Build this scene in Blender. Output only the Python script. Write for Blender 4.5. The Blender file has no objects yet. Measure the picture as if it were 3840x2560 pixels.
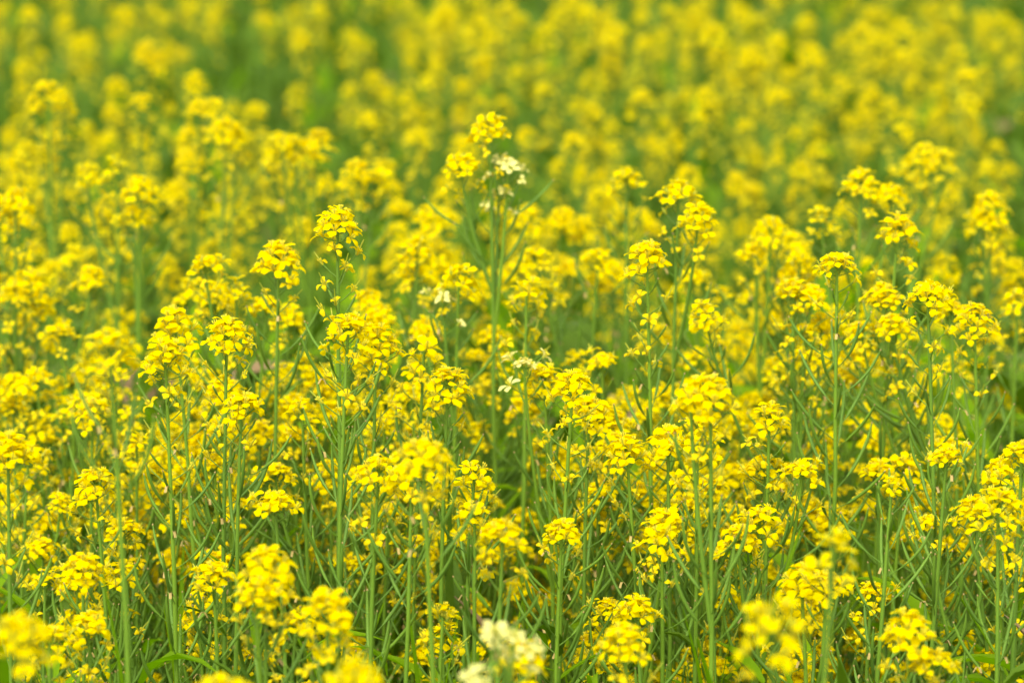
import bpy, math, random
import numpy as np
from mathutils import Vector, Matrix, Quaternion

# ------------------------------------------------------------------ camera, world, sun, exposure
S = bpy.context.scene
col = S.collection
FOC, CAMZ, PITCH = 110.0, 1.60, 0.200
IW, IH = 3840.0, 2560.0
cd = bpy.data.cameras.new('camera'); cam = bpy.data.objects.new('camera', cd); col.objects.link(cam)
cd.lens = FOC; cd.sensor_width = 36.0; cd.sensor_fit = 'HORIZONTAL'; cd.clip_start = 0.05; cd.clip_end = 500
cam.location = (0, 0, CAMZ); cam.rotation_euler = (math.pi/2 - PITCH, 0, 0)
cd.dof.use_dof = True; cd.dof.focus_distance = 2.76; cd.dof.aperture_fstop = 4.7; cd.dof.aperture_blades = 9
S.camera = cam
W = bpy.data.worlds.new('World'); S.world = W; W.use_nodes = True
nt = W.node_tree; bg = nt.nodes['Background']
sky = nt.nodes.new('ShaderNodeTexSky'); sky.sky_type = 'NISHITA'; sky.sun_disc = False
SUN_EL, SUN_AZ = math.radians(58), math.radians(205)
sky.sun_elevation = SUN_EL; sky.sun_rotation = SUN_AZ; sky.air_density = 1.0; sky.dust_density = 2.5; sky.ozone_density = 0.6
hs = nt.nodes.new('ShaderNodeHueSaturation'); hs.inputs['Saturation'].default_value = .40   # thin cloud: a paler sky
nt.links.new(sky.outputs[0], hs.inputs['Color']); nt.links.new(hs.outputs[0], bg.inputs[0]); bg.inputs[1].default_value = 0.15
sd = bpy.data.lights.new('sun', 'SUN'); sd.energy = 1.25; sd.angle = math.radians(55); sd.color = (1.0, 0.98, 0.93)
sun = bpy.data.objects.new('sun', sd); col.objects.link(sun)
sdir = Vector((math.sin(SUN_AZ)*math.cos(SUN_EL), math.cos(SUN_AZ)*math.cos(SUN_EL), math.sin(SUN_EL)))
sun.rotation_euler = sdir.to_track_quat('Z', 'Y').to_euler()
S.view_settings.view_transform = 'Standard'; S.view_settings.look = 'None'; S.view_settings.gamma = 1
S.view_settings.exposure = 1.42
S.render.engine = 'CYCLES'
S.cycles.max_bounces = 8; S.cycles.transmission_bounces = 4; S.cycles.diffuse_bounces = 4

R = random.Random(11); NR = np.random.RandomState(5)
def sx(d): return d*36.0/(FOC*IW)                      # metres per photo pixel at depth d
def at(X, Y, d):                                       # a point of the field seen at X, Y of the photo, d metres off
    cx = (X-IW/2)*sx(d); cy = (IH/2-Y)*sx(d)
    cp, sp = math.cos(PITCH), math.sin(PITCH)
    return Vector((cx, d*cp + cy*sp, CAMZ - d*sp + cy*cp))
def proj(p):
    cp, sp = math.cos(PITCH), math.sin(PITCH)
    y, z = p[1], p[2]-CAMZ
    d = y*cp - z*sp; u = y*sp + z*cp
    return IW/2 + p[0]/sx(d), IH/2 - u/sx(d), d

# ------------------------------------------------------------------ materials
def mat(name, rgb, rgb2, rough=.5, trans=0.0, tcol=None, nscale=60, spec=.35, island=.5, objvar=.5, bump=0):
    m = bpy.data.materials.new(name); m.use_nodes = True; n = m.node_tree; n.nodes.clear(); L = n.links.new
    out = n.nodes.new('ShaderNodeOutputMaterial'); pb = n.nodes.new('ShaderNodeBsdfPrincipled')
    geo = n.nodes.new('ShaderNodeNewGeometry'); oi = n.nodes.new('ShaderNodeObjectInfo')
    tc = n.nodes.new('ShaderNodeTexCoord'); nz = n.nodes.new('ShaderNodeTexNoise'); nz.inputs['Scale'].default_value = nscale
    nz.inputs['Detail'].default_value = 4
    L(tc.outputs['Object'], nz.inputs['Vector'])
    a = n.nodes.new('ShaderNodeMath'); a.operation = 'MULTIPLY'; a.inputs[1].default_value = island; L(geo.outputs['Random Per Island'], a.inputs[0])
    b = n.nodes.new('ShaderNodeMath'); b.operation = 'MULTIPLY_ADD'; b.inputs[1].default_value = objvar; L(oi.outputs['Random'], b.inputs[0]); L(a.outputs[0], b.inputs[2])
    c = n.nodes.new('ShaderNodeMath'); c.operation = 'MULTIPLY_ADD'; c.inputs[1].default_value = .6; L(nz.outputs['Fac'], c.inputs[0])
    e = n.nodes.new('ShaderNodeMath'); e.operation = 'SUBTRACT'; e.inputs[1].default_value = .3; L(b.outputs[0], e.inputs[0]); L(e.outputs[0], c.inputs[2])
    mx = n.nodes.new('ShaderNodeMix'); mx.data_type = 'RGBA'; mx.clamp_factor = True
    L(c.outputs[0], mx.inputs['Factor']); mx.inputs['A'].default_value = (*rgb, 1); mx.inputs['B'].default_value = (*rgb2, 1)
    L(mx.outputs['Result'], pb.inputs['Base Color']); pb.inputs['Roughness'].default_value = rough
    pb.inputs['Specular IOR Level'].default_value = spec
    if bump:
        bp = n.nodes.new('ShaderNodeBump'); bp.inputs['Strength'].default_value = bump; bp.inputs['Distance'].default_value = .002
        L(nz.outputs['Fac'], bp.inputs['Height']); L(bp.outputs[0], pb.inputs['Normal'])
    if trans:
        tb = n.nodes.new('ShaderNodeBsdfTranslucent'); tm = n.nodes.new('ShaderNodeMix'); tm.data_type = 'RGBA'; tm.blend_type = 'MULTIPLY'; tm.inputs['Factor'].default_value = 1
        L(mx.outputs['Result'], tm.inputs['A']); tm.inputs['B'].default_value = (*(tcol or (1, 1, 1)), 1); L(tm.outputs['Result'], tb.inputs['Color'])
        ms = n.nodes.new('ShaderNodeMixShader'); ms.inputs[0].default_value = trans
        L(pb.outputs[0], ms.inputs[1]); L(tb.outputs[0], ms.inputs[2]); L(ms.outputs[0], out.inputs[0])
    else: L(pb.outputs[0], out.inputs[0])
    return m
M = {}
M['petal'] = mat('petal_yellow', (.87, .73, .0), (.87, .675, .0), .65, .52, (1, 1, .3), 90, .0, .6, .4)
M['old'] = mat('petal_fading', (.86, .70, .002), (.84, .62, .003), .6, .48, None, 120, .06, .6, .4)
M['cream'] = mat('petal_cream', (.84, .79, .26), (.84, .75, .16), .5, .40, None, 90, .1, .6, .2)
M['bud'] = mat('flower_bud_green', (.40, .46, .03), (.55, .50, .03), .5, .15, None, 90, .3, .7, .3)
M['stem'] = mat('stem_green', (.108, .205, .020), (.172, .290, .016), .5, 0, None, 40, .22, .3, .6)
M['pod'] = mat('pod_green', (.100, .205, .024), (.180, .310, .022), .5, .20, None, 60, .22, .5, .5)
M['tip'] = mat('dry_tip', (.42, .30, .08), (.34, .25, .08), .7, 0, None, 60, .2, .6, .3)
M['leaf'] = mat('leaf_glaucous', (.062, .122, .010), (.112, .185, .007), .6, .30, (1, 1.2, .2), 25, .10, .6, .4)
M['fresh'] = mat('leaf_fresh', (.150, .280, .004), (.215, .360, .004), .6, .50, (1, 1.2, .2), 25, .08, .7, .3)
M['dead'] = mat('leaf_dry', (.30, .21, .09), (.20, .13, .06), .8, .2, None, 25, .1, .7, .3)
M['stamen'] = mat('stamen_gold', (.84, .70, .03), (.80, .60, .03), .6, 0, None, 60, .2, .5, .3)
M['fly'] = mat('insect_dark', (.012, .010, .008), (.03, .025, .02), .3, 0, None, 800, .5)
M['soil'] = mat('soil_brown', (.045, .032, .020), (.085, .062, .040), .95, 0, None, 9, .1, 0, 0, .8)

# ------------------------------------------------------------------ tiny mesh kit: a shape is (verts, quads, material index)
class G:
    def __init__(s): s.v = []; s.f = []; s.m = []; s.n = 0
    def add(s, t, mtx=None, mi=None):
        V, F, MI = t
        if mtx is not None:
            A = np.array(mtx); V = V @ A[:3, :3].T + A[:3, 3]
        s.v.append(V); s.f.append(F + s.n); s.m.append(MI if mi is None else np.full(len(F), mi)); s.n += len(V)
    def t(s): return (np.vstack(s.v), np.vstack(s.f), np.concatenate(s.m))
def mesh(name, t, mats, smooth=True):
    V, F, MI = t; me = bpy.data.meshes.new(name)
    me.vertices.add(len(V)); me.vertices.foreach_set('co', V.astype(np.float32).ravel())
    me.loops.add(len(F)*4); me.loops.foreach_set('vertex_index', F.astype(np.int32).ravel())
    me.polygons.add(len(F)); me.polygons.foreach_set('loop_start', np.arange(0, len(F)*4, 4, dtype=np.int32))
    me.polygons.foreach_set('material_index', MI.astype(np.int32)); me.polygons.foreach_set('use_smooth', np.full(len(F), smooth))
    for k in mats: me.materials.append(M[k])
    me.update(calc_edges=True); return me
def link(name, me, parent=None, mtx=None):
    o = bpy.data.objects.new(name, me); col.objects.link(o)
    if parent: o.parent = parent
    if mtx is not None: o.matrix_basis = mtx
    return o
def tube(pts, rad, ns=5, mi=0, flat=1.0):
    P = np.array([tuple(p) for p in pts], float); k = len(P); T = np.gradient(P, axis=0); T /= np.linalg.norm(T, axis=1)[:, None]+1e-12
    ref = np.array([.31, .95, .02]) if abs(T[0][2]) > .5 else np.array([.05, .1, .99])
    V = []; a = np.arange(ns)*2*math.pi/ns
    for i in range(k):
        u = np.cross(T[i], ref); u /= np.linalg.norm(u); w = np.cross(T[i], u)
        V.append(P[i] + rad[i]*(np.cos(a)[:, None]*u + flat*np.sin(a)[:, None]*w))
    F = [[i*ns+j, i*ns+(j+1) % ns, (i+1)*ns+(j+1) % ns, (i+1)*ns+j] for i in range(k-1) for j in range(ns)]
    return np.vstack(V), np.array(F), np.full(len(F), mi)
def grid(fn, ns, nt_, mi=0):
    V = np.array([fn(i/(ns-1), -1+2*j/(nt_-1)) for i in range(ns) for j in range(nt_)])
    F = np.array([[i*nt_+j, i*nt_+j+1, (i+1)*nt_+j+1, (i+1)*nt_+j] for i in range(ns-1) for j in range(nt_-1)])
    return V, F, np.full(len(F), mi)
def rotz(a): return Matrix.Rotation(a, 4, 'Z')
def rotx(a): return Matrix.Rotation(a, 4, 'X')
def roty(a): return Matrix.Rotation(a, 4, 'Y')
def tr(v): return Matrix.Translation(v)
def sc(s): return Matrix.Scale(s, 4)
def frame(p, d):                                       # matrix with +Z along d at p
    return tr(p) @ Vector(d).to_track_quat('Z', 'Y').to_matrix().to_4x4()

# ------------------------------------------------------------------ flowers (local: axis +Z, origin at the end of the stalk)
def petal(r, hi, age, mi):
    ln = r.uniform(.92, 1.08); wd = r.uniform(.85, 1.1)*(1-.45*age); droop = r.uniform(-.4, 1)*.0022 + age*.003; cup = r.uniform(-.3, .6); tw = r.uniform(-.25, .25)
    up = r.uniform(.0, .002) + age*r.uniform(-.004, .004)
    R_ = [.0006, .0012, .0032, .0062, .0090, .0104]; Z_ = [0, .0028, .0048, .0056, .0054, .0046]; W_ = [.0004, .0006, .0020, .0035, .0036, .0018]
    def fn(s, t):
        x = np.interp(s, np.linspace(0, 1, 6), R_)*ln*(1-.35*age); z = np.interp(s, np.linspace(0, 1, 6), Z_) + up*s*s - droop*s**3
        w = np.interp(s, np.linspace(0, 1, 6), W_)*wd
        x2 = x - (abs(t)**2.5)*.0012*(s > .7)
        return (x2, w*t, z + cup*.0012*(t*t)*s + tw*w*t + .0003*math.sin(7*s+5*t))
    return grid(fn, 6 if hi else 4, 5 if hi else 3, mi)
def flower(r, hi=True, age=0.0):
    g = G()
    for k in range(4):
        if age > .6 and r.random() < .35: continue
        g.add(petal(r, hi, age*r.uniform(.6, 1.3), 1 if age > .35 else 0), rotz(k*math.pi/2 + (.25 if k % 2 else -.1) + r.uniform(-.18, .18)) @ roty(r.uniform(-.15, .25) + age*r.uniform(-.6, .5)) )
    if hi:
        for k in range(4):                             # sepals
            g.add(grid(lambda s, t: (.0008+.0024*s, .0007*t*(1-s*s*.8), .0045*s), 3, 2, 2), rotz(k*math.pi/2+.8))
        for k in range(6):                             # stamens
            a = k*math.pi/3; q = .0016; h = r.uniform(.0062, .0078)*(1-.2*age)
            g.add(tube([(.0006*math.cos(a), .0006*math.sin(a), 0), (q*math.cos(a), q*math.sin(a), h)], [.00016, .00014], 3, 3))
            g.add(tube([(q*math.cos(a), q*math.sin(a), h-.0005), (q*1.2*math.cos(a), q*1.2*math.sin(a), h+.0005), (q*1.3*math.cos(a), q*1.3*math.sin(a), h+.0014)], [.0003, .00045, .0001], 4, 3))
        g.add(tube([(0, 0, 0), (0, 0, .0065+.006*age), (0, 0, .0085+.010*age)], [.0006, .0006, .00045], 4, 2))
    else:
        g.add(tube([(0, 0, 0), (0, 0, .004), (0, 0, .0072)], [.0005, .0017, .0009], 4, 2))
    return g.t()
FM = ['petal', 'old', 'bud', 'stamen']; CM = ['cream', 'cream', 'bud', 'stamen']
rf = random.Random(3)
HI_OPEN = [flower(rf, True, 0) for _ in range(8)]; HI_MID = [flower(rf, True, .3) for _ in range(4)]; HI_OLD = [flower(rf, True, a) for a in (.5, .6, .7, .8, .9)]
LO_OPEN = [flower(rf, False, 0) for _ in range(8)]; LO_OLD = [flower(rf, False, a) for a in (.4, .5, .7, .8)]
OPEN_ME = [mesh('flower_mesh', t, FM) for t in HI_OPEN]; MID_ME = [mesh('flower_mesh', t, FM) for t in HI_MID]; OLD_ME = [mesh('flower_mesh', t, FM) for t in HI_OLD]
BUD = tube([(0, 0, 0), (0, 0, .0012), (0, 0, .003), (0, 0, .0042), (0, 0, .0046)], [.0004, .0012, .0013, .0007, .0001], 5, 0)

def podshape(r, L, hi=True, withered=False):           # stalk leaves +X/+Z, pod curves upward
    a0 = r.uniform(.85, 1.15); a1 = r.uniform(.0, .5); ped = r.uniform(.013, .021)
    n = 9 if hi else 5; p = Vector((0, 0, 0)); pts = [p.copy()]; tot = ped + L
    for i in range(n):
        f = (i+.5)/n; a = a0 + (a1-a0)*f**1.1 + r.uniform(-.03, .03)
        p = p + Vector((math.sin(a), r.uniform(-.03, .03), math.cos(a)))*tot/n; pts.append(p.copy())
    g = G(); ss = np.linspace(0, 1, n+1); fp = ped/tot; rad = []; R0 = r.uniform(.0015, .0020)*(.75+L*8)*.8
    for s in ss:
        if s < fp: rad.append(.00050)
        else:
            q = (s-fp)/(1-fp); rad.append(R0*min(1, .5+q*5) if q < .78 else R0*(1-(q-.78)/.22*.62))
    g.add(tube(pts, rad, 5 if hi else 4, 0))
    g.add(tube([pts[-1], pts[-1]+(pts[-1]-pts[-2]).normalized()*.0008, pts[-1]+(pts[-1]-pts[-2]).normalized()*.0016], [.0007, .0009, .0003], 4, 1))
    if withered:                                        # dried petal rag at the pod's foot
        k = int(fp*n)+1
        for q in range(2):
            g.add(grid(lambda s, t: (.004*s+.0005*math.sin(9*s), .0012*t, -.005*s*s), 4, 3, 1), tr(pts[k]) @ rotz(q*2.4+r.uniform(-.5, .5)))
    return g.t()
PODM = ['pod', 'tip']; rp = random.Random(8)
PODS = [podshape(rp, L, True, (i % 6 == 2)) for i, L in enumerate([.010, .015, .020, .025, .029, .033, .037, .041, .045, .049, .053, .057])]
PODS2 = [podshape(rp, L, False) for L in [.012, .020, .028, .034, .040, .048, .056]]
POD_ME = [mesh('seed_pod_mesh', t, PODM) for t in PODS]

def leafshape(r, L, Wd, bend, hi=True, mi=0):          # grows along +X from the origin, rising then drooping
    ph = r.uniform(0, 6); wav = r.uniform(.04, .12); el = r.uniform(.6, 1.2)
    def fn(s, t):
        a = el - bend*s
        x = L*(math.sin(el+math.pi/2*0)*0 + (s*math.cos(el - bend*s*.5))); z = L*s*math.sin(el - bend*s*.5)
        w = Wd*(math.sin(math.pi*min(1, (s*.93+.07))**.75)*(1-.25*s)+.06)
        return (x, w*t*(1+wav*math.sin(14*s+ph)), z + abs(t)*w*.35 + .3*w*wav*4*math.sin(11*s+ph+t*2)*abs(t))
    return grid(fn, 9 if hi else 6, 5 if hi else 3, mi)
rl = random.Random(21)
LEAVES = [leafshape(rl, rl.uniform(.07, .13), rl.uniform(.007, .014), rl.uniform(.3, 1.4)) for _ in range(8)]
LEAF_ME = [mesh('leaf_mesh', t, ['leaf']) for t in LEAVES]

# ------------------------------------------------------------------ one flowering spike: list of placed pieces along an axis
def axis_at(path, s):                                  # path: points from tip down; s metres below the tip
    acc = 0
    for i in range(len(path)-1):
        l = (path[i+1]-path[i]).length
        if acc + l >= s or i == len(path)-2:
            f = min(1, (s-acc)/max(l, 1e-6)); return path[i].lerp(path[i+1], f), (path[i]-path[i+1]).normalized()
        acc += l
def spike(r, path, k, Ls, Lp, nf=None, full=1.0):
    kind = 'dome' if k > .72 and r.random() < .8 else r.choice(['dome', 'flat', 'loose'])
    """k: head size factor; returns flowers [(mtx, age)], pods [(mtx, index 0..1)], stalks [(p0, p1)], buds [mtx]"""
    fl, pods, st, buds = [], [], [], []
    ph = r.uniform(0, 6.28); nf = nf or int(r.uniform(*{'dome': (12, 17), 'flat': (9, 13), 'loose': (6, 10)}[kind])*full)
    deep = {'dome': .024, 'flat': .013, 'loose': .036}[kind]; gap = set(r.sample(range(nf), nf//7))
    for i in range(nf):
        if i in gap: continue
        f = (i+.5)/nf; s = (.002 + deep*f**1.2)*k; inc = math.radians(16 + 62*f**.62 + r.uniform(-11, 11)); ln = (.0095 + .0095*f**.8)*k*r.uniform(.85, 1.18)
        az = ph + i*2.3999 + r.uniform(-.2, .2); p, t = axis_at(path, s); q = frame(p, t)
        d = q.to_3x3() @ Vector((math.sin(inc)*math.cos(az), math.sin(inc)*math.sin(az), math.cos(inc)))
        e = p + d*ln; st.append((p, e)); ti = inc*r.uniform(.25, .85)
        dd = q.to_3x3() @ Vector((math.sin(ti)*math.cos(az), math.sin(ti)*math.sin(az), math.cos(ti)))
        age = 0 if f < .72 else r.choice([0, 0, .3])
        fl.append((frame(e, dd) @ rotz(r.uniform(0, 6.28)) @ sc((k**.3 if k > .45 else k**.5)*r.uniform(1.05, 1.28)), age))
    for i in range(10):
        a = r.uniform(0, 6.28); inc = r.uniform(0, .7); d = Vector((math.sin(inc)*math.cos(a), math.sin(inc)*math.sin(a), math.cos(inc)))
        p0 = path[0] - Vector((0, 0, .003)); buds.append(frame(p0 + d*r.uniform(.003, .009)*k, d) @ sc(r.uniform(.6, 1.05)))
        st.append((p0, p0+d*.004))
    s = (deep+.004)*k; i = 0; end = s + Ls + .01
    while s < end:
        f = min(1, (s-.03*k)/max(Ls, .001)) if s > .03*k else 0; az = ph + i*2.3999 + r.uniform(-.25, .25); i += 1
        inc = math.radians(r.uniform(42, 62)); ln = r.uniform(.016, .023); p, t = axis_at(path, s); q = frame(p, t)
        d = q.to_3x3() @ Vector((math.sin(inc)*math.cos(az), math.sin(inc)*math.sin(az), math.cos(inc)))
        e = p + d*ln
        if r.random() < 1.0 - .5*f:
            st.append((p, e)); ti = inc*r.uniform(.5, .9)
            dd = q.to_3x3() @ Vector((math.sin(ti)*math.cos(az), math.sin(ti)*math.sin(az), math.cos(ti)))
            fl.append((frame(e, dd) @ rotz(r.uniform(0, 6.28)) @ sc(r.uniform(.92, 1.12)), min(.9, .3 + .6*f + r.uniform(-.1, .1))))
        else: pods.append((q @ rotz(az), .15*f))
        s += r.uniform(.0045, .0085)
    end = s + Lp; s0 = s; big = min(1.0, Lp/.12+.45)
    while s < end:
        f = (s-s0)/max(Lp, .001); az = ph + i*2.3999 + r.uniform(-.35, .35); i += 1
        if r.random() < .92:
            p, t = axis_at(path, s); pods.append((frame(p, t) @ rotz(az) @ roty(r.uniform(-.12, .12)), min(1, (.25 + .95*f**.45)*big*r.uniform(.75, 1.15))))
        s += r.uniform(.0065, .0125)
    return fl, pods, st, buds
def bez(a, b, c, n=12):
    return [a*(1-i/n)**2 + b*2*(i/n)*(1-i/n) + c*(i/n)**2 for i in range(n+1)]

def tag(o, label=None, cat=None, group=None, kind=None):
    if label: o['label'] = label
    if cat: o['category'] = cat
    if group: o['group'] = group
    if kind: o['kind'] = kind
    return o
WORLDLEAF = {}
def plant(tip, base, heads, r, detail, cream=False, nleaf=4, k=1.0, Ls=.05, Lp=.1, sink=None):
    """tip, base: Vectors; heads: [(Vector tip, k, Ls, Lp, cream)] side heads; detail 2 near, 1 mid, 0 far. sink: a G to join into instead of objects"""
    root = None
    if sink is None:
        root = bpy.data.objects.new('rapeseed_plant', None); col.objects.link(root); root.location = base; root.empty_display_size = .05
    O = base
    a, c = tip-O, Vector((0, 0, 0))
    mid = Vector((a.x*.95, a.y*.95, a.z*.5)) + Vector((r.uniform(-.04, .04), r.uniform(-.02, .02), 0))
    main = bez(a, mid, c, 16)
    for i in range(3, 15):                              # slight kinks at the nodes
        main[i] = main[i] + Vector((r.uniform(-.0012, .0012), r.uniform(-.0012, .0012), 0))
    axes = [(main, k, Ls, Lp, cream, 'stem')]
    for (h, hk, hls, hlp, hc) in heads:
        ht = h-O; drop = r.uniform(.09, .20) + (Vector((ht.x-a.x, ht.y-a.y, 0)).length)*1.2
        zz = max(.12*a.z, ht.z-drop); f = 1-zz/a.z; p0, _ = axis_at(main, f*sum((main[i+1]-main[i]).length for i in range(16)))
        b = bez(ht, Vector((ht.x*.80+p0.x*.20, ht.y*.80+p0.y*.20, p0.z*.45+ht.z*.55)), p0, 10)
        axes.append((b, hk, hls, hlp, hc, 'side_branch'))
    used = 0
    for ai, (path, hk, hls, hlp, hc, nm) in enumerate(axes):
        ns = 6 if detail == 2 else (5 if detail == 1 else 3)
        n = len(path); f = [i/(n-1) for i in range(n)]
        rb, rt = (.0034, .0013) if nm == 'stem' else (.0021, .0011)
        rad = [rt + (rb-rt)*min(1, (x*1.3))**.7 for x in f]
        pp = path if detail else path[::2]; rr = rad if detail else rad[::2]
        s_t = tube(pp, rr, ns, 0)
        L_ = sum((path[i+1]-path[i]).length for i in range(n-1))
        hls = min(hls, L_*.3); hlp = min(hlp, L_*.45)
        fl, pods, st, buds = spike(r, path, hk, hls, hlp, full=(1.0 if detail else .8)*(.6 if hc else 1))
        if sink is not None:
            sm = tr(O)
            sink['stem'].add(s_t, sm)
            hv = r.choice(FARHEAD_T if not hc else CREAM_T); sink['head'].add(hv, sm @ frame(path[0], path[0]-path[1]) @ rotz(r.uniform(0, 6.28)) @ sc(hk))
            for (m_, ag) in fl[-max(0, int(hls/.01)):]: sink['head'].add(r.choice(LO_OLD), sm @ m_)
            continue
        stem_o = link(nm, mesh(nm, s_t, ['stem']), root)
        if detail == 2:
            g = G(); g.add(tube(path[:2], [.0013, .0012], 5, 0))
            for (p, e) in st: g.add(tube([p, p.lerp(e, .5)+Vector((0, 0, -.0006)), e], [.0006, .00055, .0006], 4, 0))
            for b_ in buds: g.add(BUD, b_, 1)
            o0 = Vector(path[0]); t_ = g.t(); t_[0][:] -= np.array(o0)
            hd = link('flower_head', mesh('flower_head', t_, ['stem', 'bud']), root, tr(o0))
            for (m_, ag) in fl:
                me = r.choice(OPEN_ME if ag < .2 else (MID_ME if ag < .45 else OLD_ME))
                if hc: me = r.choice(CREAM_ME)
                link('flower', me, hd, tr(-o0) @ m_)
            for (m_, q) in pods:
                if used < 95: used += 1; link('seed_pod', POD_ME[min(11, int(q*11.5))], root, m_)
        else:
            if detail == 1:
                g = G(); o0 = Vector(path[0]); sh = tr(-o0)
                for (p, e) in st: g.add(tube([p-o0, e-o0], [.0006, .0006], 3, 4))
                for (m_, ag) in fl: g.add(r.choice(LO_OPEN if ag < .35 else LO_OLD), sh @ m_)
                for b_ in buds[:6]: g.add(BUD, sh @ b_, 2)
                link('flower_head', mesh('flower_head', g.t(), (CM if hc else FM)+['stem']), root, tr(o0))
                if pods:
                    for (m_, q) in pods:
                        if used < 60: used += 1; link('seed_pod', POD_ME[min(11, int(q*11.5))], root, m_)
            else:
                me = r.choice(FARHEAD_ME if not hc else CREAM_HEAD_ME)
                link('flower_head', me, root, frame(path[0], path[0]-path[1]) @ rotz(r.uniform(0, 6.28)) @ sc(hk))
    if sink is None:
        Lm = a.length
        for i in range(nleaf):
            s = Lm*r.uniform(.45, .85); p, t = axis_at(main, s)
            link('leaf', r.choice(LEAF_ME), root, tr(p) @ rotz(i*2.4+r.uniform(-.4, .4)) @ sc(r.uniform(.7, 1.35)))
    return root

# shared far heads: one mesh each, with its dome of flowers and the fading flowers below
def farhead(r, mats):
    g = G(); path = [Vector((0, 0, 0)), Vector((0, 0, -.2))]
    fl, pods, st, buds = spike(r, path, 1.0, r.uniform(.04, .15), 0)
    for (p, e) in st: g.add(tube([p, e], [.0006, .0006], 3, 4))
    for (m_, ag) in fl: g.add(r.choice(LO_OPEN if ag < .35 else LO_OLD), m_)
    return g.t()
FARHEAD_T = [farhead(rf, FM) for _ in range(16)]; FARHEAD_ME = [mesh('flower_head', t, FM+['stem']) for t in FARHEAD_T]
CREAM_T = [farhead(rf, CM)]; CREAM_HEAD_ME = [mesh('flower_head', t, CM+['stem']) for t in CREAM_T]
CREAM_ME = [mesh('flower_mesh', t, CM) for t in HI_OPEN[:3]]

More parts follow.
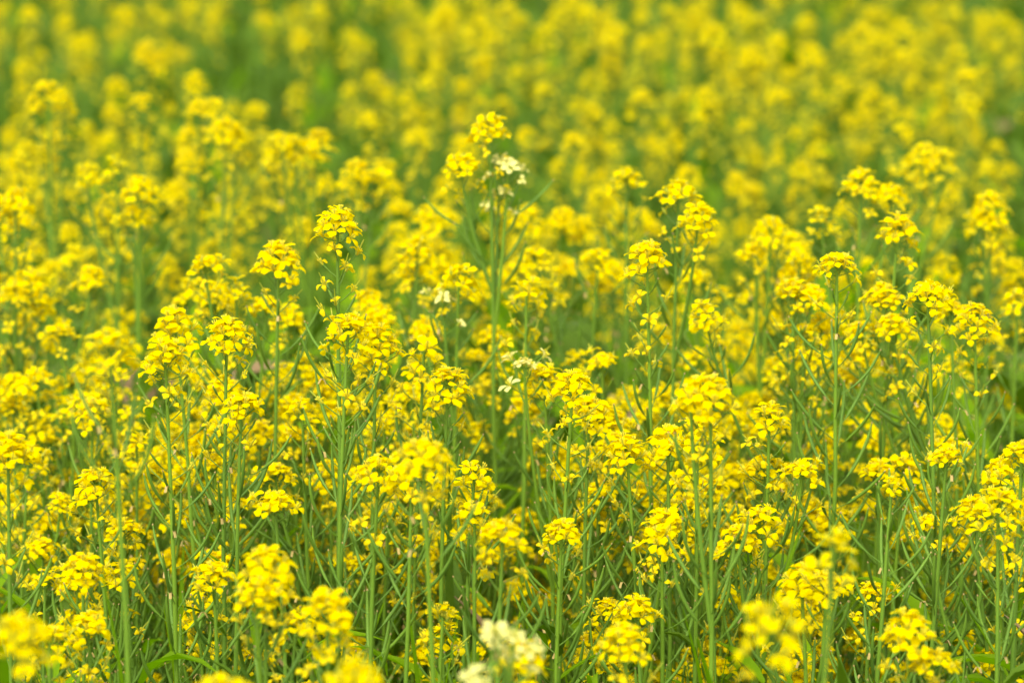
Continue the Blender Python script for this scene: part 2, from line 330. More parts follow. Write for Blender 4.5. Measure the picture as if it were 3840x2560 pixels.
# ------------------------------------------------------------------ the plants one can point to: X, Y of the head's top, depth, head width (px), fading zone, pod zone, foot X, foot Y, side heads, label
HERO = [
 (1265, 765, 2.78, 165, .085, .16, 1242, 1500, [], 'sharp tall rapeseed plant left of centre, small head clear above its neighbours'),
 (1305, 1178, 2.70, 155, .085, .22, 1318, 2450, [], 'sharp rapeseed plant with thick straight podded stem, right under the tallest sharp head'),
 (1045, 905, 2.98, 165, .03, .10, 1045, 1800, [], 'slightly soft rapeseed plant with rounded head on bare stem, left of the tall sharp one'),
 (850, 1190, 2.78, 150, .10, .22, 868, 2450, [], 'sharp slender rapeseed plant with domed head and thin pods, left part of the photo'),
 (617, 1265, 2.68, 180, .085, .24, 612, 2450, [], 'rapeseed plant with loose shaggy head over a long straight podded stem, left part'),
 (655, 1150, 2.92, 175, .05, .08, 665, 2000, [], 'full headed rapeseed plant just behind the loose shaggy head at left'),
 (410, 1225, 2.30, 235, .02, .06, 370, 2450, [], 'out of focus foreground rapeseed plant with wide head and blurred stem, left'),
 (1835, 420, 3.20, 138, .06, .10, 1815, 1650, [(1725, 575, 115, 0), (1905, 590, 75, 1), (1870, 700, 50, 1)], 'tallest rapeseed plant of the upper middle, slightly soft, cream flowers mixed at its side'),
 (2425, 900, 2.90, 160, .09, .18, 2395, 1950, [], 'tall rapeseed plant right of centre, domed head above a long loose flowering spike'),
 (2545, 670, 3.12, 150, .06, .08, 2525, 1450, [(2620, 760, 130, 0)], 'soft focus rapeseed plant with high head on bare stem, behind right of centre'),
 (2350, 620, 3.45, 140, .05, .05, 2340, 1300, [], 'blurred tall rapeseed plant with arched bright head, upper right of centre'),
 (2150, 1385, 2.75, 130, .075, .26, 2168, 2450, [], 'sharpest rapeseed plant at centre right with small head and curved pods fanning off its stem'),
 (3140, 950, 2.88, 130, .045, .24, 3142, 1960, [], 'sharp rapeseed plant with compact round head and bare podded stem, right side'),
 (3370, 800, 3.05, 145, .07, .15, 3390, 1500, [], 'rapeseed plant with ragged loose head rising over the right side, slightly soft'),
 (3228, 630, 3.35, 140, .04, .05, 3212, 1200, [(3080, 775, 120, 0), (3345, 690, 115, 0)], 'soft rapeseed plant with three spreading heads, upper right'),
 (3480, 1060, 2.83, 140, .085, .22, 3460, 1970, [], 'sharp rapeseed plant with flat topped head and curved pods, right side'),
 (3655, 1130, 2.95, 150, .065, .18, 3690, 1900, [], 'rapeseed plant with drooping lower flowers near the right edge'),
 (3552, 1672, 2.70, 92, .0, .30, 3550, 2450, [], 'nearly spent rapeseed plant with tiny head and many pods, lower right'),
 (3345, 1795, 2.66, 50, .0, .32, 3312, 2450, [], 'gone over rapeseed stem with bare tip and crowded pods, lower right'),
 (3390, 1700, 2.95, 175, .03, .05, 3400, 2300, [(3290, 1725, 110, 0)], 'bushy yellow rapeseed plant right behind the gone over podded stem'),
 (2665, 1400, 2.52, 205, .08, .10, 2640, 2450, [(2590, 1440, 150, 0)], 'large headed rapeseed plant close to the camera, right of centre, thick stem in front'),
 (2615, 1555, 2.74, 150, .08, .10, 2600, 2300, [], 'sharp rapeseed plant with crowded golden fading flowers under the large right of centre head'),
 (2505, 1590, 2.77, 160, .06, .08, 2490, 2000, [], 'sharp rapeseed plant with broad open petals, left of the golden fading spike'),
 (2483, 1975, 2.68, 105, .03, .06, 2500, 2400, [], 'small sharp rapeseed head on low stem, below the golden fading spike'),
 (2107, 1950, 2.68, 118, .035, .10, 2112, 2450, [], 'small sharp rapeseed plant with open four petalled flowers before the curved pods, centre right'),
 (1030, 1845, 2.66, 128, .005, .0, 1010, 2200, [], 'small sharp rapeseed plant with tight head alone against green, lower left'),
 (800, 2105, 2.62, 140, .01, .04, 800, 2450, [], 'low sharp rapeseed plant with wide petals beside the long podded stem, lower left'),
 (1000, 2045, 2.42, 185, .05, .05, 1010, 2500, [(960, 2170, 130, 0)], 'rapeseed plant with thick bunched heads near the camera, lower left'),
 (1225, 2200, 2.32, 190, .04, .04, 1230, 2500, [(1270, 2330, 150, 0)], 'out of focus rapeseed plant with heavy wide head, lower left of centre'),
 (1110, 2290, 2.52, 150, .05, .06, 1110, 2500, [], 'rapeseed plant with starry flowers between two heavy blurred heads, lower left'),
 (1330, 2465, 2.02, 235, .0, .0, 1330, 2540, [], 'very blurred rapeseed head cut by the bottom edge, left of centre'),
 (70, 2290, 2.02, 245, .0, .0, 60, 2540, [], 'very blurred wide rapeseed head in the bottom left corner'),
 (185, 2350, 2.50, 125, .04, .04, 190, 2540, [], 'sharp rapeseed plant peeping right of the blurred bottom left head'),
 (820, 2530, 2.10, 170, .0, .0, 820, 2555, [], 'blurred rapeseed head barely in the frame at the bottom, left'),
 (1585, 1635, 2.40, 215, .03, .04, 1590, 2400, [], 'blurred broad rapeseed head near the camera, left of centre'),
 (1420, 1705, 2.62, 155, .05, .12, 1455, 2450, [], 'rapeseed plant with ragged head left of the blurred broad one'),
 (1545, 1725, 2.60, 140, .05, .06, 1540, 2400, [], 'rapeseed plant with dense golden head tucked under the blurred broad one'),
 (1780, 1715, 2.75, 130, .02, .05, 1790, 2300, [], 'neat small rapeseed plant leaning right at the edge of the green gap'),
 (1780, 1868, 2.64, 150, .04, .14, 1782, 2450, [], 'sharp domed rapeseed plant with straight stem, below centre'),
 (1885, 1945, 2.48, 185, .03, .05, 1890, 2450, [], 'rapeseed plant with wide drooping head right of the sharp domed one, below centre'),
 (1680, 1375, 2.84, 150, .05, .08, 1690, 2000, [], 'domed rapeseed head on upright stem left of the central green gap'),
 (1590, 1262, 2.93, 155, .05, .06, 1580, 1900, [], 'fluffy rapeseed plant over the domed one left of the central gap'),
 (1410, 1212, 2.85, 175, .07, .10, 1420, 1900, [], 'large rapeseed plant right of the thick straight podded stem'),
 (1722, 985, 3.12, 145, .05, .06, 1740, 1700, [(1660, 1075, 60, 1)], 'soft rapeseed plant with cream buds on its left, near the centre'),
 (1975, 1030, 3.08, 145, .05, .05, 1960, 1700, [], 'soft rapeseed plant with loose two tier head just right of the tallest stem'),
 (3005, 2112, 2.62, 145, .05, .06, 3005, 2500, [(3100, 2150, 110, 0)], 'sharp rapeseed plant behind the big blurred head, lower right'),
 (2905, 2232, 2.05, 265, .02, .0, 2930, 2540, [], 'biggest blurred rapeseed head, close to the camera, lower right'),
 (3130, 1972, 2.22, 180, .01, .0, 3120, 2500, [], 'blurred clumped rapeseed head standing in front at right, lower half'),
 (2870, 1705, 2.86, 150, .02, .04, 2880, 2200, [], 'layered rapeseed head between the green gap and the blurred clump, right'),
 (2850, 1882, 2.76, 175, .06, .06, 2850, 2400, [(2770, 1970, 150, 0)], 'broad bushy rapeseed plant above the biggest blurred head'),
 (3415, 2285, 2.45, 180, .05, .05, 3420, 2540, [], 'rapeseed plant with big limp petals in front of the podded stems, lower right'),
 (3500, 2435, 2.45, 165, .03, .0, 3500, 2550, [], 'shaggy rapeseed plant at the bottom edge between podded stems, lower right'),
 (2345, 2335, 2.42, 175, .04, .03, 2350, 2545, [], 'slightly blurred rapeseed plant with starry head near the bottom, right of centre'),
 (2385, 2235, 2.66, 115, .02, .06, 2390, 2540, [], 'small sharp rapeseed head with erect stamens near the bottom, right of centre'),
 (1660, 2262, 2.62, 122, .07, .08, 1650, 2540, [], 'slim sharp rapeseed plant with golden tattered flowers, bottom left of centre'),
 (1950, 2400, 2.32, 165, .03, .0, 1950, 2545, [], 'yellow rapeseed plant growing just under the cream one at the bottom'),
 (1850, 2352, 2.20, 62, .0, .0, 1870, 2540, [(1925, 2352, 45, 1), (1900, 2430, 30, 1)], 'cream flowered rapeseed plant, pale and blurred, at the bottom centre'),
 (1790, 2490, 2.05, 75, .0, .0, 1800, 2545, [], 'single tiny cream rapeseed head left of the larger cream one, bottom centre'),
 (310, 2075, 2.60, 125, .03, .05, 320, 2500, [], 'small rapeseed plant left of the blurred foreground stem, lower left'),
 (330, 2300, 2.56, 130, .05, .04, 340, 2540, [], 'sharp starry rapeseed plant at the foot of the blurred foreground stem'),
 (3745, 1820, 2.62, 190, .07, .10, 3760, 2450, [], 'large sharp rapeseed plant near the right edge, lower half'),
 (3835, 1650, 2.66, 150, .06, .06, 3830, 2400, [], 'rapeseed plant cut by the right edge, above the large sharp one'),
 (28, 1620, 2.60, 160, .10, .08, 20, 2450, [], 'rapeseed plant with long flowering spike cut by the left edge'),
 (905, 1480, 2.74, 130, .03, .08, 960, 2100, [], 'young rapeseed plant leaning in right beside the slender domed one'),
 (2210, 1485, 2.84, 150, .05, .10, 2290, 2400, [], 'rapeseed plant with full head directly behind the sharpest curved pod plant'),
 (180, 292, 3.90, 125, .05, .05, 215, 1200, [(130, 350, 95, 0), (240, 345, 95, 0), (60, 560, 100, 0), (170, 540, 90, 0)], 'blurred tall rapeseed plant with clustered bright heads, left edge of the upper quarter'),
 (728, 262, 4.25, 95, .03, .04, 735, 900, [], 'small blurred rounded rapeseed head standing alone, upper left quarter'),
 (522, 342, 4.10, 95, .08, .04, 530, 1000, [(540, 495, 75, 0)], 'blurred rapeseed plant with three flower tiers one above the other, upper left'),
 (745, 362, 3.95, 100, .06, .04, 740, 1100, [(800, 362, 90, 0), (710, 470, 95, 0), (705, 560, 95, 0)], 'blurred rapeseed plant with column of heads below the lone rounded one, upper left'),
 (845, 437, 3.85, 115, .06, .04, 850, 1100, [(890, 470, 95, 0)], 'blurred broad rapeseed plant right of the column of heads, upper left'),
 (1190, 482, 3.80, 120, .06, .05, 1185, 1200, [(1100, 506, 110, 0), (1050, 495, 110, 0)], 'blurred rapeseed plant with two wide heads side by side, upper left of centre'),
 (440, 585, 3.60, 108, .05, .05, 445, 1300, [(325, 608, 100, 0)], 'blurred rapeseed plant with twin domed heads, left, above the middle'),
 (525, 655, 3.50, 118, .05, .05, 520, 1350, [(500, 770, 100, 0)], 'soft rapeseed plant with bright flat topped head, left, above the middle'),
 (3465, 525, 3.70, 135, .07, .05, 3455, 1200, [(3540, 560, 85, 0), (3420, 590, 100, 0)], 'blurred tall rapeseed plant with pyramid of heads, upper right'),
 (3718, 712, 3.50, 122, .08, .05, 3710, 1300, [(3690, 790, 100, 0)], 'soft rapeseed plant with long drooping flower column near the right edge'),
 (2830, 912, 3.40, 115, .03, .05, 2835, 1400, [(2890, 815, 100, 0), (3000, 935, 110, 0)], 'soft rapeseed plant with three rounded heads right of the dark gap'),
 (1340, 592, 3.65, 120, .04, .05, 1345, 1200, [(1400, 640, 100, 0)], 'blurred rapeseed plant with arched head behind the tall sharp one'),
 (2040, 1365, 2.98, 150, .05, .08, 2045, 2000, [(1965, 1345, 50, 1)], 'rapeseed plant with a few cream flowers left of the sharpest curved pod plant'),
]
CREAM_MAIN = {(1850, 2352), (1790, 2490)}
def fsc(w, d): return min(1.4, max(.3, w*sx(d)/.048))
def foot(tip, X, d0, fx, fy):                          # base under the stem's visible lower end
    x1 = (fx-IW/2)*sx(d0); z1 = at(fx, fy, d0).z
    f = (tip.z)/max(.2, tip.z-z1); return Vector((tip.x + max(-.09, min(.09, (x1-tip.x)*min(f, 1.8)*.9)), tip.y + R.uniform(-.04, .04), 0))
def below(X, Y, w, d):                                 # the axis tip lies just under the head's top
    return at(X, Y, d) - Vector((0, 0, .018*fsc(w, d)))
PLANTS = []                                            # dict: tip, base, heads, k, Ls, Lp, cream, d, label, hero
for (X, Y, d, w, Ls, Lp, fx, fy, side, lab) in HERO:
    tip = below(X, Y, w, d)
    hs = [(below(a, b, c, d + R.uniform(-.05, .05)), fsc(c, d), .02, .02, bool(cr)) for (a, b, c, cr) in side]
    PLANTS.append(dict(tip=tip, base=foot(tip, X, d, fx, fy), heads=hs, k=fsc(w, d), Ls=Ls, Lp=Lp, cream=(X, Y) in CREAM_MAIN, d=d, label=lab, hero=True, X=X, Y=Y))

# heads read off the photo tile by tile: tile origin, then x, y, width in tile units (1.225 per photo px)
TILES = [
 ((0, 0), [(20,0,60),(130,20,90),(120,150,60),(235,170,80),(360,150,100),(110,265,90),(10,250,60),(100,370,80),(410,280,80),(240,350,150),(160,400,110),(670,180,120),(730,230,120),(570,265,80),(835,225,60),(890,320,115),(980,30,80),(900,0,80),(1090,40,90),(1020,160,90),(1080,265,90),(1465,10,100),(1375,130,110),(1300,350,80),(1355,390,95),(1470,325,75),(1170,460,110),(510,475,90),(640,415,110),(780,470,60),(400,555,80),(500,595,100),(660,605,80),(360,640,90),(900,440,130),(980,430,100),(870,570,110),(1030,535,150),(870,650,130),(1060,640,90),(1270,600,140),(1350,620,110),(1460,590,150),(400,745,120),(540,715,130),(640,800,150),(120,640,130),(70,865,130),(130,720,90),(230,720,70),(450,930,130),(480,970,110),(790,830,130),(1060,790,130),(1010,885,150),(1110,900,120),(80,980,140),(150,1110,100),(310,1020,110),(650,940,120),(980,1085,150),(1090,1120,140),(760,1160,90),(780,1215,110),(870,1280,100),(1000,1290,150),(1080,1280,120),(60,1305,110),(240,1200,110),(420,1220,130),(190,1360,110),(280,1500,90),(40,780,110),(200,880,110),(300,840,90),(560,880,90),(940,1180,130),(1220,1360,150),(1330,1400,130),(700,20,70),(560,60,60),(300,60,80),(760,90,60),(1200,60,70),(40,580,90),(230,560,90),(90,500,90),(20,700,90),(560,1080,100),(30,1130,90),(350,1120,90),(620,1420,110),(100,1440,110),(1180,720,100),(1240,740,110),(1340,760,110),(1480,800,120),(1420,700,90),(700,700,70),(1140,600,70),(1500,520,90)]),
 ((1280, 0), [(40,105,110),(185,110,90),(350,110,90),(460,10,110),(500,0,100),(620,60,130),(760,20,130),(915,110,70),(1130,10,110),(1250,90,130),(1240,160,110),(150,320,90),(225,200,60),(440,270,80),(400,340,100),(560,350,110),(690,340,90),(810,290,80),(900,265,80),(930,370,90),(990,370,80),(1080,190,80),(1155,315,110),(1155,460,100),(1340,290,80),(1380,400,130),(1485,530,80),(1485,420,70),(1490,310,80),(20,510,50),(125,510,110),(290,465,90),(350,580,120),(545,470,70),(740,440,70),(960,540,80),(850,580,90),(1070,600,110),(1240,540,90),(1330,560,80),(560,620,130),(1100,755,90),(1190,775,90),(1530,600,100),(80,720,150),(200,720,120),(230,820,120),(270,920,130),(400,940,150),(480,960,120),(350,1090,150),(860,940,130),(800,960,110),(1020,950,140),(1120,990,140),(890,1130,130),(1380,950,120),(1420,1000,110),(120,1220,120),(120,1320,150),(400,1460,140),(190,1480,130),(1180,1150,140),(470,800,110),(460,870,80),(700,890,110),(760,960,110),(60,140,90),(200,180,90),(480,60,110),(600,110,110),(680,130,80),(820,60,100),(1000,20,90),(1190,60,90),(1380,40,80),(1460,120,90),(1500,20,90),(60,250,80),(320,250,70),(1000,260,70),(1240,230,90),(40,380,80),(200,400,80),(300,420,80),(340,480,90),(640,440,70),(640,600,70),(1000,720,90),(1250,640,80),(1140,620,80),(1240,870,130),(1300,930,110),(1180,850,100),(40,830,110),(250,1020,130),(440,1080,110),(240,1150,110),(330,1200,120),(440,1200,90),(180,1400,110),(860,1320,130),(700,1510,90),(940,1280,110),(1170,1250,100),(1250,1250,130),(1320,1300,110),(1300,1200,110),(560,700,100),(960,1000,110),(880,1020,90)]),
 ((2560, 0), [(85,20,110),(260,15,110),(150,100,140),(160,200,110),(480,20,90),(440,140,100),(570,60,100),(590,190,120),(620,230,110),(310,200,130),(320,250,100),(830,40,90),(820,100,110),(880,130,120),(810,190,90),(1020,80,120),(1010,220,90),(1190,90,100),(1395,90,70),(1260,200,110),(1340,10,80),(1300,300,120),(1180,370,80),(1320,430,120),(20,260,80),(110,390,110),(505,380,90),(610,395,80),(730,335,100),(690,420,80),(870,375,110),(950,440,110),(1010,560,110),(1350,540,90),(285,540,90),(300,590,70),(480,560,80),(530,570,80),(630,640,100),(215,650,90),(430,700,70),(540,730,100),(30,670,80),(250,780,110),(300,830,100),(1110,640,150),(1160,680,130),(1220,680,90),(1240,840,100),(1410,730,110),(1500,740,90),(1540,520,60),(1420,870,150),(1380,960,130),(1550,850,80),(960,840,130),(1180,900,100),(400,995,130),(500,1055,150),(330,1115,140),(540,1145,160),(500,1210,120),(1180,1210,120),(1420,1105,140),(1520,1180,150),(1540,1330,100),(1300,1320,130),(1230,1380,120),(860,1390,140),(920,1310,120),(180,1320,90),(320,1310,60),(100,1380,120),(410,1400,160),(260,1460,200),(380,1270,60),(590,1310,130),(510,1290,120),(30,880,130),(80,940,120),(60,1020,130),(130,1050,110),(40,1240,110),(50,80,90),(220,110,90),(360,60,90),(690,80,80),(740,150,80),(930,40,90),(960,160,80),(1100,140,80),(1250,40,80),(1480,60,80),(1440,180,80),(1520,250,90),(1380,300,80),(1060,340,90),(900,260,80),(780,260,70),(410,260,80),(480,300,80),(230,320,80),(180,450,80),(80,500,80),(330,480,80),(780,520,90),(860,500,80),(1160,500,80),(1440,640,90),(620,560,70),(350,840,70),(600,800,80),(740,930,100),(700,1120,110),(850,1180,100),(900,1240,100),(740,1250,90),(1080,800,100),(1140,980,90),(1480,1060,100),(1500,1440,120),(960,1450,110),(820,1480,120),(1050,1470,120),(1400,1500,120),(20,400,80),(700,1400,110),(640,1440,120)]),
 ((0, 1280), [(165,125,150),(330,160,100),(230,210,140),(340,220,150),(470,200,110),(40,20,90),(110,600,140),(60,690,120),(220,785,150),(280,700,90),(200,910,100),(130,500,90),(480,700,120),(530,790,100),(600,520,160),(700,560,120),(640,780,70),(370,970,140),(410,1230,130),(245,1500,60),(380,1500,60),(640,960,140),(810,950,120),(900,740,150),(920,400,150),(900,480,120),(1410,410,150),(1220,180,150),(1550,1440,130),(700,1530,110),(1000,900,130),(920,560,120),(890,930,140),(910,1200,120),(1520,540,130),(1400,880,110),(1180,1140,140),(60,150,110),(110,180,110),(550,60,120),(600,300,120),(520,440,90),(880,60,120),(960,120,120),(860,300,110),(1300,100,110),(1380,60,110),(1360,250,110),(1460,700,110),(1150,320,110),(760,480,100),(800,600,110),(960,660,110),(600,880,110),(720,1020,110),(800,1060,110),(1300,620,90),(960,1100,100),(1140,1420,90),(1480,1240,110),(20,780,90),(90,850,80),(1080,620,100)]),
 ((1280, 1280), [(30,40,120),(230,240,150),(430,130,110),(400,500,110),(300,640,140),(240,620,120),(430,640,110),(300,870,150),(340,900,120),(430,870,100),(800,1090,130),(910,970,120),(330,1040,110),(390,1330,140),(350,1400,110),(770,1500,90),(200,1430,80),(640,1185,80),(940,90,150),(870,190,150),(840,270,120),(1160,250,130),(1320,200,150),(1480,200,140),(1540,640,140),(1020,475,130),(1100,560,70),(1450,600,90),(1390,1070,110),(1440,1470,120),(1260,1470,100),(1170,1100,130),(1060,720,110),(1210,840,90),(560,330,80),(640,370,110),(1180,650,100),(910,460,90),(100,440,130),(80,580,130),(30,600,110),(200,330,120),(260,200,120),(350,190,120),(540,210,110),(1220,300,130),(1280,420,110),(1200,480,110),(1400,300,120),(1460,480,110),(950,560,90),(1260,600,80),(1480,740,110),(1520,800,110),(1450,930,110),(1290,900,90),(1230,1180,110),(620,640,90),(540,1010,90),(160,640,120),(440,960,90),(60,980,100),(240,940,110),(560,860,110),(150,60,110),(620,40,90),(480,60,90),(740,60,90),(1080,40,100),(1200,60,90)]),
 ((2560, 1280), [(430,70,120),(370,225,120),(370,360,120),(280,140,110),(620,105,130),(820,10,150),(760,140,120),(620,310,150),(560,420,160),(650,430,130),(550,520,110),(520,580,120),(350,600,120),(560,700,150),(620,760,120),(660,1080,120),(750,1290,100),(870,1110,100),(1080,200,110),(1110,150,130),(1210,320,130),(890,410,110),(870,300,100),(1480,190,110),(1530,450,120),(1400,820,150),(1460,820,120),(1340,820,120),(1280,1325,110),(1430,1400,110),(1080,1140,90),(950,1470,100),(530,1510,120),(150,1460,110),(40,700,100),(30,860,80),(350,1450,110),(1250,1150,100),(1240,900,120),(1130,800,100),(1310,470,70),(60,40,100),(160,60,90),(40,180,130),(180,300,130),(60,420,120),(150,500,110),(200,350,120),(540,40,100),(700,40,110),(900,60,120),(1000,60,110),(1250,60,110),(1400,60,110),(1100,280,100),(1000,500,110),(1040,560,100),(1080,700,110),(460,640,120),(290,700,130),(220,980,120),(380,1000,110),(120,620,110),(180,680,80),(480,860,110),(1450,960,120),(1520,720,120),(1540,1000,110),(820,1330,100)]),
]
for (ox, oy), L in TILES:
    for (tx, ty, w) in L:
        if oy == 0 and ty < 1000 and w <= 90 and R.random() < .3: continue
        X, Y, w = ox+tx/1.225, oy+ty/1.225, w/1.225
        if any(abs(X-h[0]) < 55 and abs(Y-h[1]) < 60 for h in HERO): continue
        dep = PITCH + math.atan((Y-IH/2)*sx(1)); dg = (CAMZ-(1.0+R.gauss(0, .03)))/math.tan(dep)
        if Y > 1250: d = 3.32 + R.gauss(0, .15) - .42*(Y-1250)/1300
        else:
            q = max(0, min(1, (1250-Y)/250)); d = 3.30*(1-q) + max(dg, 3.3)*q
            dw = .042/(w*.82*sx(1)); d = d**.8*dw**.2 if q > .9 else d
            if w > 95: d *= .93
            for _ in range(60):
                z = at(X, Y, d).z
                if z > 1.26: d *= 1.015
                elif z < .88: d *= .985
                else: break
        PLANTS.append(dict(tip=below(X, Y, w, d), k=min(1.25, fsc(w, d)*(1.0 if Y < 700 else 1.1 if Y < 1250 else 1.0)), d=d, cream=False, hero=False, X=X, Y=Y, w=w))
GAPS = [(2030, 1700, 150, 170), (2180, 1200, 110, 110), (900, 170, 90, 90), (560, 330, 60, 100), (680, 440, 40, 60), (3560, 1250, 60, 120), (2750, 1010, 60, 110), (2020, 700, 120, 60), (990, 1050, 30, 80)]
def blocked(X, Y):
    return any(((X-a)/(c+45))**2 + ((Y-b)/(e+45))**2 < 1 for a, b, c, e in GAPS)
def behind(X, Y, d):
    for h in PLANTS[:len(HERO)]:
        if 2.5 < h['d'] and abs(X-h['X']) < 70 and h['Y']-120 < Y < h['Y'] + (h['Ls']+h['Lp']+.06)/sx(h['d']) and d < h['d']+.12 and (X, Y) != (h['X'], h['Y']):
            d = h['d'] + R.uniform(.14, .45)
    return d
for p in PLANTS:
    if not p['hero']:
        d = behind(p['X'], p['Y'], p['d'])
        if d != p['d']: p['d'] = d; p['tip'] = below(p['X'], p['Y'], p['w'], d)
# lower heads close to a taller one become its side branches
heroes = [p for p in PLANTS if p['hero']]; rest = sorted([p for p in PLANTS if not p['hero']], key=lambda p: -p['tip'].z)
final = list(heroes); mains = []
for p in rest:
    best = None
    if R.random() < .62:
        for q in mains:
            if abs(q['d']-p['d'])/p['d'] < .10 and len(q['heads']) < 3:
                dx = abs(q['tip'].x-p['tip'].x); dz = q['tip'].z-p['tip'].z
                if dx < .11 and dz > -.01 and abs(q['Y']-p['Y'])*sx(p['d']) < .22 and (best is None or dx < best[0]): best = (dx, q)
    if best:
        q = best[1]; d = q['d'] + R.uniform(-.05, .05); q['heads'].append((below(p['X'], p['Y'], p['w'], d), min(1.1, fsc(p['w'], d)), R.uniform(.03, .09), R.uniform(.02, .09), False))
    else:
        b = p['tip']; p['base'] = Vector((b.x + R.gauss(0, .075), b.y + R.gauss(0, .05), 0)); p['heads'] = []
        g_ = blocked(p['X'], p['Y']+170) or blocked(p['X'], p['Y']+330); p['Ls'] = .005 if g_ else R.uniform(.03, .11); p['Lp'] = .03 if g_ else R.uniform(.06, .2); mains.append(p); final.append(p)
# unmatched plants between and behind them, kept out of the green gaps
NF = 0
for i in range(1500):
    y = R.uniform(2.2, 13.5); hw = (y*1.06+.1)*18/FOC*1.12; x = R.uniform(-hw, hw)
    if R.random() > (hw/2.3): continue
    z = R.gauss(.90, .07) if y > 3.3 else R.uniform(.55, .80)
    X, Y, d = proj((x, y, z))
    if blocked(X, Y) or Y < -260 or X < -200 or X > IW+200: continue
    if Y < 1100 and R.random() < (.55 if Y < 60 else .92): continue
    if Y >= 1100 and (R.random() < .65 or behind(X, Y, d) != d): continue
    k = R.uniform(.55, .95); tip = Vector((x, y, z)); hs = []
    for j in range(R.choice([0, 1, 2, 2])):
        h = tip + Vector((R.uniform(-.09, .09), R.uniform(-.09, .09), -R.uniform(.03, .2)))
        if not blocked(*proj(h)[:2]): hs.append((h, R.uniform(.6, .9), .03, .0, False))
    final.append(dict(tip=tip, base=Vector((x+R.gauss(0, .07), y+R.gauss(0, .05), 0)), heads=hs, k=k, d=d, cream=False, hero=False, X=X, Y=Y, Ls=R.uniform(.02, .07), Lp=R.uniform(.05, .20))); NF += 1
# a few low side heads on the listed plants
for p in final:
    if p['hero'] or p['d'] > 6.5: continue
    if p['Y'] < 1250 and p.get('w', 0) > 105:
        for j in range(R.choice([0, 1, 1, 2])):
            h = p['tip'] + Vector((R.uniform(-.045, .045), R.uniform(-.04, .04), -R.uniform(.01, .09)))
            hX, hY, hd = proj(h)
            if not blocked(hX, hY) and behind(hX, hY, hd) == hd: p['heads'].append((h, R.uniform(.75, 1.0), R.uniform(.02, .06), .03, False))
    if p['Y'] < 1250:
        for j in range(R.choice([0, 1, 1, 2] if p['Y'] > 650 else [0, 0, 1])):
            h = p['tip'] + Vector((R.uniform(-.07, .07), R.uniform(-.06, .06), -R.uniform(.04, .22)))
            hX, hY, hd = proj(h)
            if not blocked(hX, hY) and behind(hX, hY, hd) == hd: p['heads'].append((h, R.uniform(.5, .9), R.uniform(.03, .10), .03, False))
    for j in range(R.choice([0, 0, 0, 1])):
        h = p['tip'] + Vector((R.uniform(-.08, .08), R.uniform(-.02, .10), -R.uniform(.10, .28)))
        hX, hY, hd = proj(h)
        if not blocked(hX, hY) and behind(hX, hY, hd) == hd: p['heads'].append((h, R.uniform(.5, .85), R.uniform(.01, .04), R.uniform(0, .05), False))

for i in range(120):
    X, Y, d = R.uniform(0, IW), R.uniform(1450, 2700), R.uniform(2.75, 3.4)
    if blocked(X, Y) or behind(X, Y, d) != d: continue
    t = at(X, Y, d); t2 = t + Vector((R.uniform(-.05, .05), R.uniform(-.05, .05), -R.uniform(.03, .09)))
    final.append(dict(tip=t, base=Vector((t.x+R.gauss(0, .03), t.y+R.gauss(0, .03), 0)), heads=[(t2, R.uniform(.4, .7), .04, .03, False)], k=R.uniform(.4, .75), d=d, cream=False, hero=False, X=X, Y=Y, Ls=R.uniform(.02, .07), Lp=R.uniform(.16, .28)))
heroes = [p for p in final if p['hero']]; others = sorted([p for p in final if not p['hero']], key=lambda p: p['d'])
indiv = others[:300-len(heroes)]; bulk = others[300-len(heroes):]
print('PLANTS heroes', len(heroes), 'individual', len(indiv), 'bulk', len(bulk), 'far limit', indiv[-1]['d'])

# labels for the individual plants: focus, place band, order from the left within the band
ROWS = [(-9e9, 350, 'along the top edge'), (350, 700, 'in the upper quarter'), (700, 1050, 'above the middle'), (1050, 1400, 'at mid height'), (1400, 1800, 'below the middle'), (1800, 2200, 'in the lower quarter'), (2200, 9e9, 'at the bottom')]
COLS = [(-9e9, 480, 'far left'), (480, 960, 'left'), (960, 1440, 'left of centre'), (1440, 1920, 'centre left'), (1920, 2400, 'centre right'), (2400, 2880, 'right of centre'), (2880, 3360, 'right'), (3360, 9e9, 'far right')]
ORD = ['first', 'second', 'third', 'fourth', 'fifth', 'sixth', 'seventh', 'eighth', 'ninth', 'tenth', 'eleventh', 'twelfth', 'thirteenth', 'fourteenth', 'fifteenth', 'sixteenth']
def band(v, T): return next(n for a, b, n in T if a <= v < b)
cells = {}
for p in indiv:
    foc = 'sharp' if abs(p['d']-2.76) < .22 else ('slightly soft' if p['d'] < 3.5 else ('soft' if p['d'] < 4.3 else 'blurred'))
    nh = len(p['heads'])+1
    look = 'single headed' if nh == 1 else ('two headed' if nh == 2 else ('three headed' if nh == 3 else 'many headed'))
    p['cell'] = (foc, look, band(p['Y'], ROWS), band(p['X'], COLS)); cells.setdefault(p['cell'], []).append(p)
for c, L in cells.items():
    L.sort(key=lambda p: p['X'])
    for i, p in enumerate(L):
        p['label'] = '%s %s rapeseed plant, %s, %s' % (c[0], c[1], c[3], c[2]) + ('' if len(L) == 1 else ', %s from left' % ORD[i])

for p in heroes + indiv:
    det = 2 if 2.35 < p['d'] < 3.12 and (p['hero'] or p['Y'] > 900) else (1 if p['d'] < 3.9 else 0)
    r = random.Random(int(p['X']*7+p['Y']*13))
    o = plant(p['tip'], p['base'], p['heads'], r, det, p['cream'], (4 if det == 2 else 3 if det else 1), p['k'], p['Ls'], p['Lp'])
    tag(o, p['label'], 'plant', 'rapeseed plants flowering across the field')

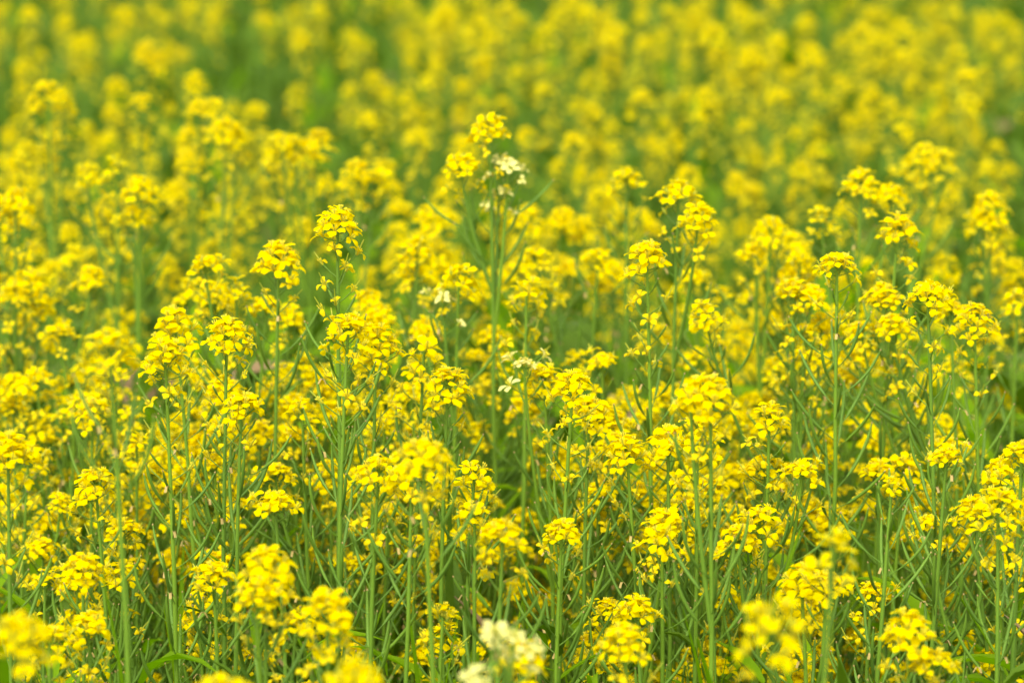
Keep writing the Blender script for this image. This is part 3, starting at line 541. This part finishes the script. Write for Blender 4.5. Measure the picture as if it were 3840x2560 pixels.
# the rest of the crop, past what one could single out
sink = {'stem': G(), 'head': G()}
for p in bulk:
    r = random.Random(int(p['X']*7+p['Y']*13)); plant(p['tip'], p['base'], p['heads'], r, 0, p['cream'], 0, p['k'], p['Ls'], p['Lp'], sink)
g = G(); a = sink['head'].t(); b = sink['stem'].t(); g.add(a); g.add(b, mi=4)
o = link('distant_rapeseed', mesh('distant_rapeseed', g.t(), FM+['stem'])); tag(o, 'blurred mass of yellow flowering rapeseed filling the far field', 'crop', None, 'stuff')

# ------------------------------------------------------------------ leafy undergrowth
ru = random.Random(77)
UL = [leafshape(ru, ru.uniform(.10, .20), ru.uniform(.012, .028), ru.uniform(.4, 1.8), False) for _ in range(10)]
BL = []
for _ in range(8):                                      # upright blades and thin shoots
    L_, w_, be = ru.uniform(.16, .34), ru.uniform(.0022, .006), ru.uniform(.02, .14)
    BL.append(grid(lambda s, t: (be*s*s, w_*t*(1-s**2*.9), L_*s*(1-.1*s) + abs(t)*w_*.5), 6, 3, 1))
g = G()
for i in range(34000):
    y = 1.9 + 14.5*ru.random()**1.15; hw = (y*1.06+.1)*18/FOC*1.15; x = ru.uniform(-hw, hw)
    top = .80 if y < 4 else .62; z = ru.uniform(.05, top); fr = 1 if ru.random() < (.6 if y < 4 else .12) else 0
    q = tr((x, y, z)) @ rotz(ru.uniform(0, 6.28))
    if ru.random() < .55: g.add(ru.choice(UL), q @ roty(ru.uniform(-.5, .3)) @ (Matrix.Diagonal((1, .45, 1, 1)) if y < 3.3 else Matrix.Identity(4)) @ sc(ru.uniform(.35, .8) if y < 3.3 else ru.uniform(.5, 1.1)), fr if ru.random() < (.975 if y < 4 else .995) else 2)
    else: g.add(ru.choice(BL), tr((x, y, max(0, z-.25))) @ rotz(ru.uniform(0, 6.28)) @ sc(ru.uniform(.7, 1.3)), fr)
for i in range(700):                                   # bare lower stalks
    y = 1.9 + 10.5*ru.random()**1.2; hw = (y*1.06+.1)*18/FOC*1.15; x = ru.uniform(-hw, hw); h = ru.uniform(.45, .82)
    g.add(tube([(x, y, 0), (x+ru.gauss(0, .01), y, h*.5), (x+ru.gauss(0, .025), y+ru.gauss(0, .02), h)], [.003, .0024, .001], 4, 3))
o = link('leafy_undergrowth', mesh('leafy_undergrowth', g.t(), ['leaf', 'fresh', 'dead', 'stem'])); tag(o, 'green leaves, blades and bare stalks between the rapeseed stems', 'undergrowth', None, 'stuff')

# ------------------------------------------------------------------ ground
n = 60; xs = np.linspace(-1, 1, n); V = []
for j in range(n):
    for i in range(n):
        x = xs[i]**3*150; y = 4 + xs[j]**3*150; V.append((x, y, .015*math.sin(x*9.1+math.sin(y*5))*math.cos(y*7.3)-.01))
F = np.array([[j*n+i, j*n+i+1, (j+1)*n+i+1, (j+1)*n+i] for j in range(n-1) for i in range(n-1)])
o = link('ground', mesh('ground', (np.array(V), F, np.zeros(len(F))), ['soil'])); tag(o, 'dark brown soil under the rapeseed', None, None, 'structure')

# ------------------------------------------------------------------ the small fly
p = at(1497, 1531, 2.72); fe = bpy.data.objects.new('fly', None); col.objects.link(fe); fe.location = p; fe.rotation_euler = (0, .25, 0)
tag(fe, 'tiny dark fly hovering above yellow petals left of centre', 'insect')
g = G(); g.add(tube([(-.0019, 0, 0), (-.0016, 0, .0001), (-.0008, 0, .0002), (0, 0, .0001), (.0009, 0, 0), (.0017, 0, -.0001), (.002, 0, -.0001)], [.0001, .0004, .0005, .0004, .0005, .0003, .0001], 7, 0))
link('body', mesh('fly_body', g.t(), ['fly']), fe)
for s in (-1, 1): link('wing', mesh('fly_wing', grid(lambda a, t: (.0022*a, s*(.0004+.0012*a)+.0004*t*math.sin(3.1*min(1, a+.05)), .0006), 5, 3, 0), ['tip']), fe)
